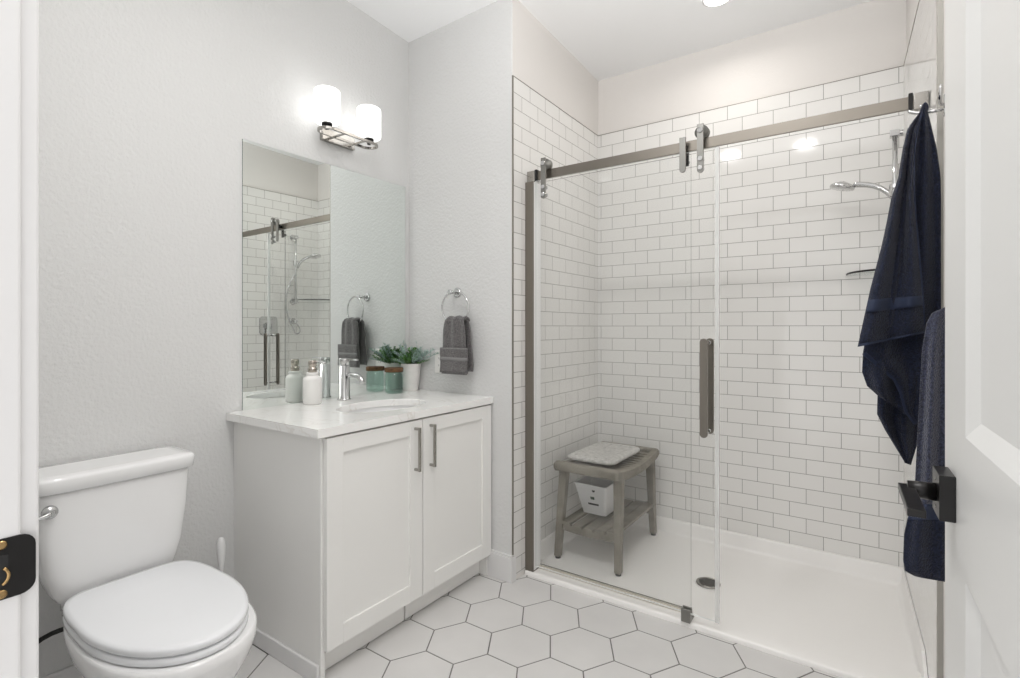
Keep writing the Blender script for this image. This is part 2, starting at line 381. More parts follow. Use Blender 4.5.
# pull handle (both faces)
for sgn, yf in ((-1, 2.122), (1, 2.130)):
    b = MB(); x = -.524; hw = .0145
    yy = yf+sgn*.038
    pts = [(x+hw*math.cos(a), yy, 1.165-hw+hw*math.sin(a)) for a in [PI*k/12 for k in range(13)]]+[(x-hw*math.cos(a), yy, .780+hw-hw*math.sin(a)) for a in [PI*k/12 for k in range(13)]]
    b.prism(pts, (0, sgn*.012, 0))
    hd = b.build('handle', NICK, sd, bevel=.001)
    for z in (1.148, .797):
        b = MB(); b.cyl((x+.002, yf, z), (x+.002, yy, z), .008); b.build('standoff', CHROME, hd)
b = MB(); b.prism([(-.622, y, z) for y, z in ((2.110, .0215), (2.172, .0215), (2.172, .034), (2.142, .034), (2.142, .074), (2.133, .074), (2.133, .050), (2.119, .050), (2.119, .074), (2.110, .074))], (.037, 0, 0))
b.build('floor_guide', NICKG, sd, bevel=.002)

# ---------------------------------------------------------------- shower fittings on the right wall
sh = thing('hand_shower', (xr(2.705)-.003, 2.705, 1.25), 'chrome hand shower on a slide bar on the tiled right wall', 'shower head')
wx = xr(2.705)
b = MB(); b.tube([(wx-.05, 2.705, 1.42), (wx-.05, 2.705, 2.03)], .010); b.build('slide_bar', CHROME, sh)
for z in (2.02, 1.44):
    b = MB(); b.cyl((wx, 2.705, z), (wx-.005, 2.705, z), .028, 28); b.cyl((wx-.004, 2.705, z), (wx-.055, 2.705, z), .013); b.box(wx-.068, wx-.034, 2.687, 2.723, z-.012, z+.014); b.build('bracket', CHROME, sh, bevel=.002)
b = MB(); b.cyl((wx-.05, 2.705, 1.76), (wx-.05, 2.705, 1.81), .021); b.cyl((wx-.05, 2.69, 1.785), (wx-.05, 2.74, 1.785), .012); b.build('slider', CHROME, sh, bevel=.002)
hp = [Vector((wx-.045, 2.725, 1.735)), Vector((wx-.07, 2.727, 1.785)), Vector((wx-.12, 2.74, 1.825)), Vector((wx-.17, 2.77, 1.842)), Vector((wx-.20, 2.775, 1.846))]
b = MB(); b.tube(hp, lambda t: .0105+.003*t, 16); hdl = b.build('grip', CHROME, sh, sub=1)
b = MB(); ax = Vector((-.25, 0, -1)).normalized()
b.lathe(Vector((wx-.235, 2.778, 1.858)), [(.012, -.008), (.03, 0), (.048, .010), (.050, .018), (.047, .024), (.0, .025)], 32, cap1=False, axis=ax); b.build('spray_head', CHROME, sh)
hose = [Vector((wx-.045, 2.725, 1.735))]
for i in range(1, 25):
    t = i/24; hose.append(Vector((wx-.045+.01*math.sin(t*PI), 2.725-.095*math.sin(t*PI*.95)-.02*t, 1.735-.56*t+.0*t)))
e = hose[-1]
hose += [e+Vector((0, .012, -.022)), e+Vector((0, .035, -.03)), e+Vector((0, .06, -.015)), e+Vector((0, .068, .02)), Vector((wx-.045, 2.712, 1.245))]
b = MB(); b.tube(hose, .0065, 10); b.build('hose', CHROME, sh, sub=1)
b = MB(); b.cyl((wx, 2.712, 1.262), (wx-.006, 2.712, 1.262), .028, 28); b.cyl((wx-.005, 2.712, 1.262), (wx-.055, 2.712, 1.262), .012); b.cyl((wx-.045, 2.712, 1.262), (wx-.045, 2.712, 1.235), .010); b.build('wall_elbow', CHROME, sh)
vx = xr(2.48)
vt = thing('shower_valve', (vx, 2.48, 1.22), 'square chrome shower valve with lever on tiled right wall', 'shower valve')
b = MB(); b.prism(rr((vx, 2.48, 1.22), (0, 1, 0), (0, 0, 1), .165, .165, .03), (-.006, 0, 0)); b.build('escutcheon', CHROME, vt, bevel=.002)
b = MB(); b.cyl((vx-.006, 2.48, 1.22), (vx-.045, 2.48, 1.22), .03, 28); b.cyl((vx-.045, 2.48, 1.22), (vx-.06, 2.48, 1.22), .022, 28); b.build('hub', CHROME, vt, bevel=.002)
b = MB(); b.box(vx-.068, vx-.056, 2.472, 2.488, 1.13, 1.235); b.build('lever', CHROME, vt, bevel=.003)
cs = thing('corner_shelf', (xr(YB)-.001, YB-.001, 1.455), 'curved glass corner shelf with metal rim at the tiled shower corner', 'shelf')
cxx = xr(YB)-.002; cyy = YB-.001
pa = [(cxx, cyy, 1.452)]+[(cxx-.215*math.sin(a)**.9+.0, cyy-.215*math.cos(a)**.9, 1.452) for a in [PI/2*k/16 for k in range(17)]]
b = MB(); b.prism(pa, (0, 0, .006)); b.build('shelf_pane', glass('shelf_glass', (.97, .985, .98), .05), cs)
b = MB(); b.tube([(p[0], p[1], 1.460) for p in pa[1:]], .0045, 8); b.build('rim', BLACK, cs)

# ---------------------------------------------------------------- ceiling lamps
for i, (x, y) in enumerate(CANS):
    t = thing('recessed_ceiling_lamp', (x, y, zc(y)), ('lit round recessed lamp in the ceiling above the shower', 'added unseen fill lamp in the ceiling on the vanity side', 'added unseen fill lamp in the ceiling by the door')[i], 'ceiling lamp')
    b = MB(); b.lathe((x, y, zc(y)-.001), [(.068, 0), (.068, -.003), (.062, -.005), (.056, -.003)], 48, cap0=False, cap1=False); b.build('trim_ring', PLAST, t)
    b = MB(); b.lathe((x, y, zc(y)-.003), [(.057, 0), (.057, -.0025)], 48, cap0=False); b.build('lens', LENS, t)

# ---------------------------------------------------------------- mirror
b = MB(); b.hexa([(XL+.0005, 1.109, .8705), (XL+.0045, 1.109, .8705), (XL+.011, 2.002, .8705), (XL+.0005, 2.002, .8705), (XL+.0005, 1.109, 1.975), (XL+.0045, 1.109, 1.975), (XL+.011, 2.002, 1.975), (XL+.0005, 2.002, 1.975)])
for f in b.bm.faces:
    f.normal_update()
    f.material_index = 0 if f.normal.x > .5 else 1
tag(b.build('wall_mirror', [MIRR, mat('mirror_edge', (.12, .17, .15), .2)], origin=(XL+.0005, 1.555, .8705), fix=False), 'frameless rectangular mirror standing on the vanity countertop', 'mirror')

# ---------------------------------------------------------------- vanity light
vl = thing('vanity_light', (XL, 1.555, 2.08), 'two-lamp nickel wall light with frosted glass shades above the mirror', 'wall light')
b = MB(); b.box(XL, XL+.022, 1.470, 1.655, 2.078, 2.135); b.build('backplate', NICK2, vl, bevel=.003)
def loop(xa, xb, ya, yb, z, w_, h_):
    r = (xb-xa)/2
    out, inn = [], []
    cx_ = (xa+xb)/2
    for cy_, a0 in ((yb-r, 0), (ya+r, PI)):
        for k in range(13):
            a = a0+PI*k/12
            out.append((cx_+r*math.cos(a), cy_+r*math.sin(a))); inn.append((cx_+(r-w_)*math.cos(a), cy_+(r-w_)*math.sin(a)))
    b = MB(); n = len(out)
    rs = [[(p[0], p[1], z) for p in out], [(p[0], p[1], z+h_) for p in out], [(p[0], p[1], z+h_) for p in inn], [(p[0], p[1], z) for p in inn]]
    R = [[b.bm.verts.new(p) for p in r_] for r_ in rs]
    for q in range(4):
        a_, c_ = R[q], R[(q+1) % 4]
        for i in range(n): b._face([a_[i], a_[(i+1) % n], c_[(i+1) % n], c_[i]])
    return b
bl = loop(-2.035, -1.945, 1.395, 1.715, 2.084, .009, .012).build('bar_frame', NICK2, vl, bevel=.001)
for y in (1.505, 1.62):
    b = MB(); b.box(XL+.02, -1.95, y-.005, y+.005, 2.086, 2.094); b.build('arm', NICK2, vl, bevel=.001)
for y in (1.436, 1.672):
    b = MB(); b.lathe((-1.99, y, 2.110), [(.008, -.016), (.009, -.002), (.022, .000), (.024, .004), (.024, .011), (.022, .014)], 28); b.build('lamp_holder', BLACK, vl)
    b = MB(); b.lathe((-1.99, y, 2.122), [(.03, 0), (.050, .002), (.056, .008), (.057, .02), (.057, .135), (.056, .142), (.050, .147), (.02, .149)], 40); b.build('lamp_shade', SHADE, vl)

# ---------------------------------------------------------------- vanity cabinet and countertop
cb = thing('vanity_cabinet', (-1.8, 1.55, 0), 'white shaker vanity cabinet with two doors standing against the mirror wall', 'cabinet')
b = MB(); ZT = .838
b.box(XL+.001, -1.525, 1.075, 1.093, 0, ZT); b.box(XL+.001, -1.525, 2.001, 2.019, 0, ZT); b.box(XL+.001, XL+.013, 1.093, 2.001, .1, ZT)
b.box(XL+.013, -1.525, 1.093, 2.001, .098, .116); b.box(-1.60, -1.525, 1.093, 2.001, .80, ZT); b.box(XL+.013, -2.02, 1.093, 2.001, .80, ZT)
b.build('body', CAB, cb, bevel=.001)
b = MB(); b.box(-1.580, -1.568, 1.095, 1.499, .004, .105); b.build('toe_kick', CAB, cb, bevel=.001)
b = MB(); b.box(-1.580, -1.568, 1.507, 2.001, .004, .105); b.build('toe_kick', CAB, cb, bevel=.001)
b = MB(); b.box(-1.596, -1.583, 1.094, 2.001, .0, .1); b.build('toe_kick_gap_shade', DARK, cb)  # dark sheet that puts the shade of the board gap into colour
b = MB(); b.box(-1.99, -1.53, 1.063, 1.0745, 0, .062); b.box(XL+.015, -1.98, 1.063, 1.0745, 0, .062); b.build('skirting', TRIM, cb, bevel=.003)
def cdoor(y0, y1, z0, z1, hy, nm='door'):
    X = -1.503; b = MB(); w_ = .068; t = .020
    b.box(X-t, X, y0, y0+w_, z0, z1); b.box(X-t, X, y1-w_, y1, z0, z1); b.box(X-t, X, y0+w_, y1-w_, z1-w_+.01, z1); b.box(X-t, X, y0+w_, y1-w_, z0, z0+w_)
    b.box(X-t+.003, X-.009, y0+w_-.005, y1-w_+.005, z0+w_-.005, z1-w_+.015)
    d = b.build(nm, CAB, cb, bevel=.0012)
    b = MB()
    b.box(X+.022, X+.031, hy-.0055, hy+.0055, .630, .806)
    for z in (.636, .800): b.box(X, X+.026, hy-.005, hy+.005, z-.005, z+.005)
    b.build('handle', NICK2, d, bevel=.001)
cdoor(1.084, 1.540, .108, .832, 1.497); cdoor(1.545, 2.012, .108, .832, 1.585)
# countertop with an oval hole
CX0, CX1, CY0, CY1 = XL+.001, -1.497, 1.045, 2.038; ZQ0, ZQ1 = .840, .870
SX, SY, SA, SB = -1.735, 1.535, .145, .215
ct = thing('countertop', (-1.8, 1.55, .84), 'white quartz countertop with an undermount oval basin on the vanity cabinet', 'countertop')
b = MB(); n = 64
# rays outwards to the rectangle, with corner points included
angs = sorted(set([2*PI*k/n for k in range(n)]+[math.atan2(cy-SY, cx-SX) % (2*PI) for cx in (CX0, CX1) for cy in (CY0, CY1)]))
def hit(a):
    dx, dy = math.cos(a), math.sin(a); t = 9
    if dx > 1e-9: t = min(t, (CX1-SX)/dx)
    if dx < -1e-9: t = min(t, (CX0-SX)/dx)
    if dy > 1e-9: t = min(t, (CY1-SY)/dy)
    if dy < -1e-9: t = min(t, (CY0-SY)/dy)
    return SX+dx*t, SY+dy*t
def ell(a, k=1, z=0):
    dx, dy = math.cos(a), math.sin(a); r = 1/math.sqrt((dx/SA)**2+(dy/SB)**2)*k
    return SX+dx*r, SY+dy*r
outt = [(*hit(a), ZQ1) for a in angs]; inn_t = [(*ell(a, 1.012), ZQ1) for a in angs]; inn_m = [(*ell(a), ZQ1-.002) for a in angs]; inn_b = [(*ell(a), ZQ0) for a in angs]; outb = [(*hit(a), ZQ0) for a in angs]
RR = b.rings([outt, inn_t, inn_m, inn_b, outb, outt], False, False, False)
bmesh.ops.remove_doubles(b.bm, verts=b.bm.verts, dist=1e-5)
for v in b.bm.verts:
    if v.co.y > CY1-1e-4: v.co.y = yw(v.co.x)-.001
b.build('slab', QUARTZ, ct)
b = MB()
rs = []
for t in range(0, 11):
    a_ = t/10*PI/2; k = max(.05, math.cos(a_)**.6); z = ZQ0-.001-.13*math.sin(a_)**.8
    rs.append([(*ell(a, 1.04*k if t else 1.04), z) for a in angs])
b.rings(rs, False, True)
b.build('basin', PORC, ct)
b = MB(); b.lathe((SX, SY, .712), [(.022, 0), (.022, .004), (.015, .005)], 24); b.build('basin_drain', CHROME, ct)

# faucet
fc = thing('faucet', (-2.012, 1.545, .87), 'tall cylindrical chrome single-lever faucet behind the basin', 'faucet')
fx, fy_ = -2.012, 1.545
b = MB(); b.lathe((fx, fy_, .8702), [(.031, 0), (.031, .005), (.0255, .007), (.0255, .162)], 36); b.build('body', CHROME, fc)
b = MB(); b.lathe((fx, fy_, 1.034), [(.0255, 0), (.0255, .028), (.024, .030)], 36); b.build('valve_cap', CHROME, fc)
b = MB(); b.box(fx+.005, fx+.095, fy_-.007, fy_+.007, 1.056, 1.064); b.build('lever', CHROME, fc, bevel=.002)
b = MB(); b.tube([(fx+.015, fy_, .989), (fx+.07, fy_, .989), (fx+.098, fy_, .987), (fx+.114, fy_, .980), (fx+.125, fy_, .967), (fx+.131, fy_, .952)], .012, 16); b.build('spout', CHROME, fc, sub=1)

# soap dispenser
sx, sy = -2.021, 1.383
so = thing('soap_dispenser', (sx, sy, .87), 'white soap bottle with metal pump beside the faucet', 'soap dispenser')
b = MB(); b.lathe((sx, sy, .8702), [(.037, 0), (.0405, .004), (.0405, .106), (.038, .116), (.027, .124), (.024, .127), (.027, .131), (.027, .138), (.022, .140)], 36); b.build('bottle', CERAM, so)
b = MB(); b.lathe((sx, sy, 1.010), [(.019, 0), (.019, .018), (.0145, .021), (.0145, .026), (.0175, .028), (.0175, .050), (.015, .053)], 28); b.build('pump', mat('pump_metal', (.45, .41, .36), .18, 1), so)
b = MB(); b.tube([(sx+.01, sy+.003, 1.057), (sx+.04, sy+.012, 1.057), (sx+.062, sy+.02, 1.052)], .004, 10); b.build('nozzle', CHROME, so)

# glass jar with cork lid
jx, jy = -2.012, 1.853
ja = thing('glass_jar', (jx, jy, .87), 'aqua glass jar with a cork lid in front of the potted plant', 'jar')
b = MB(); b.lathe((jx, jy, .8702), [(.040, 0), (.0455, .005), (.047, .015), (.047, .090), (.0455, .097), (.043, .100), (.043, .108), (.0395, .108), (.0395, .098), (.0435, .088), (.0435, .015), (.040, .008), (.0, .006)], 40, cap1=False); b.build('vessel', JARG, ja)
b = MB(); b.lathe((jx, jy, .979), [(.047, 0), (.048, .003), (.048, .018), (.046, .021)], 40); b.build('cork_lid', CORK, ja)

# potted plant
px, py = -2.018, 1.978
pp = thing('potted_plant', (px, py, .87), 'white pot of green and lavender foliage in the countertop corner', 'plant')
b = MB(); b.lathe((px, py, .8702), [(.038, 0), (.040, .003), (.0545, .142), (.0555, .145), (.0515, .145), (.046, .125), (0, .125)], 40, cap1=False); b.build('pot', POTM, pp)
b = MB(); b.lathe((px, py, .994), [(.0465, 0), (.0465, .004), (0, .006)], 24, cap1=False); b.build('soil', SOIL, pp)
YLIM = YE-.004; XLIM = XL+.007
def clampv(v): return Vector((max(v.x, XLIM), min(v.y, YLIM), v.z))
def leaf(b, p, d, L_, W_, up=Vector((0, 0, 1))):
    d = d.normalized(); s_ = d.cross(up); s_ = s_.normalized() if s_.length > .01 else Vector((1, 0, 0)); nn = s_.cross(d)
    q = [p, p+d*L_*.35+s_*W_+nn*L_*.06, p+d*L_*.7+s_*W_*.8+nn*L_*.05, p+d*L_, p+d*L_*.7-s_*W_*.8+nn*L_*.05, p+d*L_*.35-s_*W_+nn*L_*.06]
    m_ = p+d*L_*.5-nn*L_*.03
    v = [b.bm.verts.new(clampv(x)) for x in q]; c_ = b.bm.verts.new(clampv(m_))
    for i in range(6): b._face([v[i], v[(i+1) % 6], c_], False)
rnd = random.Random(7)
b = MB()
for k in range(40):
    a = rnd.uniform(0, 2*PI); el = rnd.uniform(.35, 1.35); L_ = rnd.uniform(.07, .115)
    d = Vector((math.cos(a)*math.cos(el)+.12, math.sin(a)*math.cos(el)-.05, math.sin(el)))
    p0 = Vector((px+rnd.uniform(-.02, .02), py+rnd.uniform(-.02, .02), .998))
    tip = p0+d*L_
    b.tube([clampv(p0), clampv(p0+d*L_*.5+Vector((0, 0, .004))), clampv(tip)], .0009, 4)
    for j in range(9):
        t = .3+.7*j/8; pp_ = p0+d*L_*t
        for s_ in (0, 1, 2):
            aa = rnd.uniform(0, 2*PI)
            leaf(b, pp_, d*.6+Vector((math.cos(aa), math.sin(aa), rnd.uniform(-.2, .6))), rnd.uniform(.012, .020), rnd.uniform(.003, .0052))
b.build('foliage', LEAF, pp, fix=False)
for k in range(22):
    b = MB(); a = rnd.uniform(-2.2, 1.2) if k % 3 else rnd.uniform(0, 2*PI); el = rnd.uniform(.3, 1.25); L_ = rnd.uniform(.11, .165)
    d = Vector((math.cos(a)*math.cos(el), math.sin(a)*math.cos(el), math.sin(el)))
    p0 = Vector((px+d.x*.02, py+d.y*.02, 1.0)); P = []
    for i in range(9):
        t = i/8; P.append(clampv(p0+d*L_*t-Vector((0, 0, .02*t*t))))
    b.tube(P, .001, 5)
    for i in range(2, 9):
        for s_ in range(6):
            aa = rnd.uniform(0, 2*PI); leaf(b, P[i], d*1.1+Vector((math.cos(aa), math.sin(aa), rnd.uniform(-.3, .5)))*.8, rnd.uniform(.012, .026), .0016)
    if k % 4 == 0:
        b.mi = 1
        for i in range(6, 9):
            for s_ in range(6):
                aa = rnd.uniform(0, 2*PI); leaf(b, P[i], Vector((math.cos(aa), math.sin(aa), .5)), .006, .0025)
    b.build('lavender_sprig', [LAV, FLOW], pp, fix=False)

# ---------------------------------------------------------------- towel ring, hand towel, outlet
rx = -1.730
YT = YE; YE = yw(-1.75)
tr = thing('towel_ring', (rx, YE, 1.386), 'chrome towel ring on the end wall beside the mirror', 'towel ring')
b = MB(); b.lathe((rx, YE, 1.386), [(.026, 0), (.026, -.006), (.020, -.012)], 32, axis=(0, 1, 0)); b.cyl((rx, YE-.01, 1.386), (rx, YE-.062, 1.386), .009); b.lathe((rx, YE-.055, 1.386), [(.008, 0), (.013, -.004), (.013, -.012), (.010, -.016)], 20, axis=(0, 1, 0)); b.build('mount', CHROME, tr)
b = MB(); RR_ = .081; cz = 1.386-RR_+.002
b.tube([(rx+.034+RR_*math.sin(a), YE-.062+.008*math.sin(a), cz+RR_*math.cos(a)) for a in [2*PI*k/48 for k in range(48)]], .0048, 10, closed=True); b.build('ring', CHROME, tr)
ringbot = cz-RR_
ht = thing('hand_towel', (rx-.014, YE-.062, .98), 'grey hand towel folded over the chrome ring', 'towel')
def cloth(rows, nseg, amp, ph=0, fn=None):
    """closed flattened tube. rows: (centre Vector, half-width vector, half-thickness vector, fold amplitude)"""
    out = []
    for (c, hw, ht_, am) in rows:
        ring = []
        for i in range(nseg):
            a = 2*PI*i/nseg; ca, sa = math.cos(a), math.sin(a)
            u = math.copysign(abs(ca)**.75, ca); v = math.copysign(abs(sa)**.5, sa)
            f = am*math.sin(u*amp+ph)*(1 if True else 0)
            ring.append(Vector(c)+Vector(hw)*u+Vector(ht_)*v+Vector(ht_).normalized()*f)
        out.append(ring)
    return out
# front drop with folds narrowing at the ring
def towel_drop(b, xc, yc, ztop, zbot, wtop, wbot, thick, amp, ph, n=26):
    rows = []
    for i in range(n):
        t = i/(n-1); z = ztop+(zbot-ztop)*t; w_ = wtop+(wbot-wtop)*min(1, t*1.6)**.7
        rows.append(((xc, yc, z), (w_+.003*math.sin(t*9), 0, 0), (0, -thick, 0), .006*(1-t*.75)))
    b.rings(cloth(rows, 72, amp, ph))
b = MB(); towel_drop(b, rx+.048, YE-.085, ringbot+.018, .977, .058, .080, .011, 7, .4)
towel_drop(b, rx+.044, YE-.037, ringbot+.018, .990, .058, .084, .010, 6, 2)
# saddle over the ring
rows = []
for i in range(13):
    a = PI*i/12
    rows.append(((rx+.050, YE-.061-.024*math.cos(a), ringbot+.012+.017*math.sin(a)), (.058, 0, 0), (0, -.007*math.cos(a), .009*math.sin(a)+.001), .003))
b.rings(cloth(rows, 48, 7, .4))
b.build('towel_body', GREYT, ht)
b = MB()
rows = []
for i in range(9):
    t = i/8; z = 1.108-.124*t
    rows.append(((rx+.056, YE-.099, z), (.087+.002*math.sin(t*8), 0, 0), (0, -.007, 0), .0015))
b.rings(cloth(rows, 64, 5, 1)); cuff = b.build('folded_cuff', GREYT, ht); cuff['label'] = 'folded-up end of the towel'
for z, h in ((1.103, .006), (1.052, .018)):
    b = MB(); rows = [((rx+.056, YE-.0995, z+h*.5*k), (.0878, 0, 0), (0, -.0078, 0), .0015) for k in (-1, 0, 1)]
    b.rings(cloth(rows, 64, 5, 1)); b.build('woven_band', GREYB, ht)
OX = -.012
ou = thing('wall_outlet', (-1.847, YE, 1.02), 'white electrical outlet plate on the end wall behind the grey towel', 'outlet')
b = MB(); b.box(-1.886, -1.811, YE-.006, YE+.002, .968, 1.085); b.build('cover_plate', OUTL, ou, bevel=.002)
for z in (1.008, 1.045):
    b = MB(); b.prism(rr((-1.848, YE-.006, z), (1, 0, 0), (0, 0, 1), .034, .028, .008), (0, -.002, 0)); sk = b.build('socket', OUTL, ou)
    b = MB(); b.box(-1.856, -1.854, YE-.0085, YE-.0078, z-.004, z+.006); b.box(-1.843, -1.841, YE-.0085, YE-.0078, z-.004, z+.005); b.build('slot', DARK, sk)

YE = YT
# ---------------------------------------------------------------- toilet
TY = .638; TT = .632
to = thing('toilet', (-1.7, TY, 0), 'white two-piece toilet with closed lid against the left wall', 'toilet')
def sup(cx, cy, a, b_, z, p=2.5, n=48, pf=None):
    r = []
    for k in range(n):
        t = 2*PI*k/n; c_, s_ = math.cos(t), math.sin(t)
        q = p if pf is None or c_ < 0 else pf
        r.append((cx+math.copysign(abs(c_)**(2/q), c_)*a, cy+math.copysign(abs(s_)**(2/q), s_)*b_, z))
    return r
b = MB()
tp = [(.400, .060, .120), (.410, .078, .142), (.43, .084, .150), (.50, .089, .170), (.62, .092, .185), (.720, .094, .190), (.735, .094, .190)]
b.rings([sup(-1.982, TT, a_, w_*1.05, z, 7) for z, a_, w_ in tp]); b.build('tank', PORC, to)
b = MB(); lp = [(.736, .096, .196), (.740, .103, .204), (.772, .1055, .2075), (.779, .103, .205), (.7825, .097, .199), (.784, .07, .17)]
b.rings([sup(-1.980, TT, a_, w_*1.025, z, 9) for z, a_, w_ in lp]); b.build('tank_lid', PORC, to)
b = MB()
fxl, fyl, fzl = -1.886, .457, .690
b.lathe((fxl-.003, fyl, fzl), [(.019, 0), (.019, .006), (.014, .010), (.008, .012), (.008, .020)], 24, axis=(1, 0, 0)); fl_ = b.build('flush_handle', CHROME, to)
b = MB(); b.tube([(fxl+.014, fyl, fzl), (fxl+.018, fyl-.008, fzl-.002), (fxl+.018, fyl-.045, fzl-.010)], lambda t: .007-.002*t, 12); b.build('lever', CHROME, fl_, sub=1)
def egg(scale, z, n=56, dx=0, grow=0, back=.0):
    # seat outline: flat towards tank, rounded front
    r = []
    xb, xf = -1.880+back, -1.328; L_ = xf-xb; cx_ = xb+.25
    for k in range(n):
        t = 2*PI*k/n; c_, s_ = math.cos(t), math.sin(t)
        if c_ >= 0: x = cx_+(xf-cx_+grow)*c_*scale; y = (.184+grow)*s_*scale
        else:
            x = cx_+(cx_-xb)*math.copysign(abs(c_)**.42, c_)*scale; y = (.184+grow)*math.copysign(abs(s_)**.30, s_)*scale*(1-.07*abs(c_))
        r.append((x+dx, TY+y, z))
    return r
ZL = .444
b = MB(); b.rings([egg(.985, ZL-.020), egg(1, ZL-.016), egg(1, ZL-.006), egg(.985, ZL-.001), egg(.93, ZL+.001), egg(.5, ZL+.003)]); b.build('seat_lid', LIDM, to)
b = MB(); b.rings([egg(.98, ZL-.043), egg(1.0, ZL-.040), egg(1.0, ZL-.026), egg(.97, ZL-.0225)]); b.build('seat', LIDM, to)
b = MB()
def bowl(z, xf, xb, hw, p=2.3): return sup((xf+xb)/2-.042, TY, (xf-xb)/2, hw, z, p, 56)
bp_ = [(.0, -1.42, -1.86, .105, 3), (.015, -1.415, -1.865, .108, 3), (.06, -1.43, -1.86, .098, 3), (.14, -1.425, -1.86, .097, 2.8), (.20, -1.385, -1.87, .115, 2.6), (.27, -1.325, -1.885, .152, 2.4), (.33, -1.290, -1.90, .180, 2.4), (.370, -1.276, -1.91, .190, 2.4), (.394, -1.276, -1.91, .191, 2.4), (.3995, -1.283, -1.905, .186, 2.4)]
b.rings([bowl(*q) for q in bp_])
b.build('bowl', PORC, to)
b = MB(); b.rings([sup(-1.93, TY, .10, .12, z, 5) for z in (.375, .386)]); b.rings([sup(-1.95, TY, .06, .10, z, 5) for z in (.385, .402)]); b.build('bowl_shelf', PORC, to, bevel=.004)
for s_ in (-1, 1):
    b = MB(); b.box(-1.885, -1.862, TY+s_*.075-.022, TY+s_*.075+.022, .387, .425); b.build('hinge', LIDM, to, bevel=.005)
b = MB(); b.cyl((-1.96, .512, .402), (-1.96, .512, .372), .014, 8); b.cyl((-1.96, .512, .374), (-1.96, .512, .355), .010); cn = b.build('tank_connector', CHROME, to)
b = MB(); b.tube([(-1.96, .512, .362), (-1.955, .522, .335), (-1.965, .530, .315), (-1.99, .522, .300), (-2.02, .495, .290), (-2.045, .455, .265), (-2.06, .425, .22), (-2.06, .42, .185)], .0075, 10); sh_ = b.build('supply_hose', BLACKR, to, sub=1)
b = MB(); b.cyl((XL, .42, .165), (-2.045, .42, .165), .009); b.lathe((XL, .42, .165), [(.024, 0), (.020, .006)], 24, axis=(1, 0, 0)); b.cyl((-2.06, .42, .15), (-2.06, .42, .19), .012); b.build('shutoff_valve', CHROME, to)

# toilet brush
bx, by = -1.985, .972
tb = thing('toilet_brush', (bx, by, 0), 'white toilet brush in its holder between the toilet and the vanity', 'toilet brush')
b = MB(); b.lathe((bx, by, .0), [(.046, 0), (.049, .004), (.040, .12), (.041, .125), (.036, .125), (.044, .01), (0, .008)], 32, cap1=False); b.build('holder', PLAST, tb)
b = MB(); b.lathe((bx, by, .08), [(.020, 0), (.022, .04), (.010, .055), (.006, .07), (.0055, .20), (.009, .235), (.0145, .28), (.0155, .31), (.0135, .332), (.008, .343), (.0, .346)], 24, cap1=False); b.build('handle', PLAST, tb)
b = MB(); b.lathe((bx, by, .015), [(.02, 0), (.034, .01), (.036, .05), (.02, .068)], 24); b.build('bristles', PLAST, tb)

# ---------------------------------------------------------------- shower bench
bn = thing('shower_bench', (-1.135, 2.575, .03), 'grey weathered teak bench with a slatted shelf inside the shower', 'bench')
BX0, BX1, BY0, BY1, BZ = -1.314, -.962, 2.277, 2.866, .528
def zf(x, y): return .034 if y > 2.8 else .0245
def dip(y): t = (y-(BY0+BY1)/2)/((BY1-BY0)/2); return -.030*(1-t*t)
# legs, splayed outwards and tapered
foot = {(0, 0): (-1.313, 2.330), (1, 0): (-.982, 2.328), (0, 1): (-1.313, 2.866), (1, 1): (-1.000, 2.868)}
top_ = {(0, 0): (-1.285, 2.352), (1, 0): (-.988, 2.352), (0, 1): (-1.285, 2.806), (1, 1): (-.996, 2.806)}
for k in foot:
    fx_, fyy = foot[k]; tx_, tyy = top_[k]; zf_ = .022+(.012 if k[1] else .001)
    b = MB(); h0, h1 = .0165, .022
    b.hexa([(fx_-h0, fyy-h0, zf_+.010), (fx_+h0, fyy-h0, zf_+.010), (fx_+h0, fyy+h0, zf_+.010), (fx_-h0, fyy+h0, zf_+.010),
            (tx_-h1, tyy-h1, .488), (tx_+h1, tyy-h1, .488), (tx_+h1, tyy+h1, .488), (tx_-h1, tyy+h1, .488)])
    lg = b.build('leg', TEAK, bn, bevel=.005, seg=3)
    b = MB(); b.cyl((fx_, fyy, zf_), (fx_, fyy, zf_+.011), .014); b.build('rubber_foot', BLACKR, lg)
# end rails (thick, rounded, along x)
def rrail(y0, y1, nm):
    b = MB(); rs = []
    for x, s_ in ((BX0, .6), (BX0+.008, .92), (BX0+.02, 1), (BX1-.02, 1), (BX1-.008, .92), (BX1, .6)):
        yc, zc = (y0+y1)/2, BZ-.022; hy_, hz_ = (y1-y0)/2*s_, .024*s_
        rs.append([(x, yc+math.copysign(abs(math.cos(a))**.6, math.cos(a))*hy_, zc+math.copysign(abs(math.sin(a))**.6, math.sin(a))*hz_) for a in [2*PI*k/24 for k in range(24)]])
    b.rings(rs); b.build(nm, TEAK, bn)
rrail(BY0, BY0+.05, 'end_rail'); rrail(BY1-.045, BY1, 'end_rail')
# curved side rails
for x0_, x1_ in ((BX0+.004, BX0+.040), (BX1-.036, BX1-.002)):
    b = MB(); rs = []
    for i in range(21):
        y = BY0+.012+(BY1-BY0-.024)*i/20; zt = BZ+dip(y)+.001; zb = zt-.044
        rs.append([(x0_, y, zb), (x1_, y, zb), (x1_, y, zt), (x0_, y, zt)])
    b.rings(rs, smooth=False); b.build('side_rail', TEAK, bn, bevel=.004, seg=3)
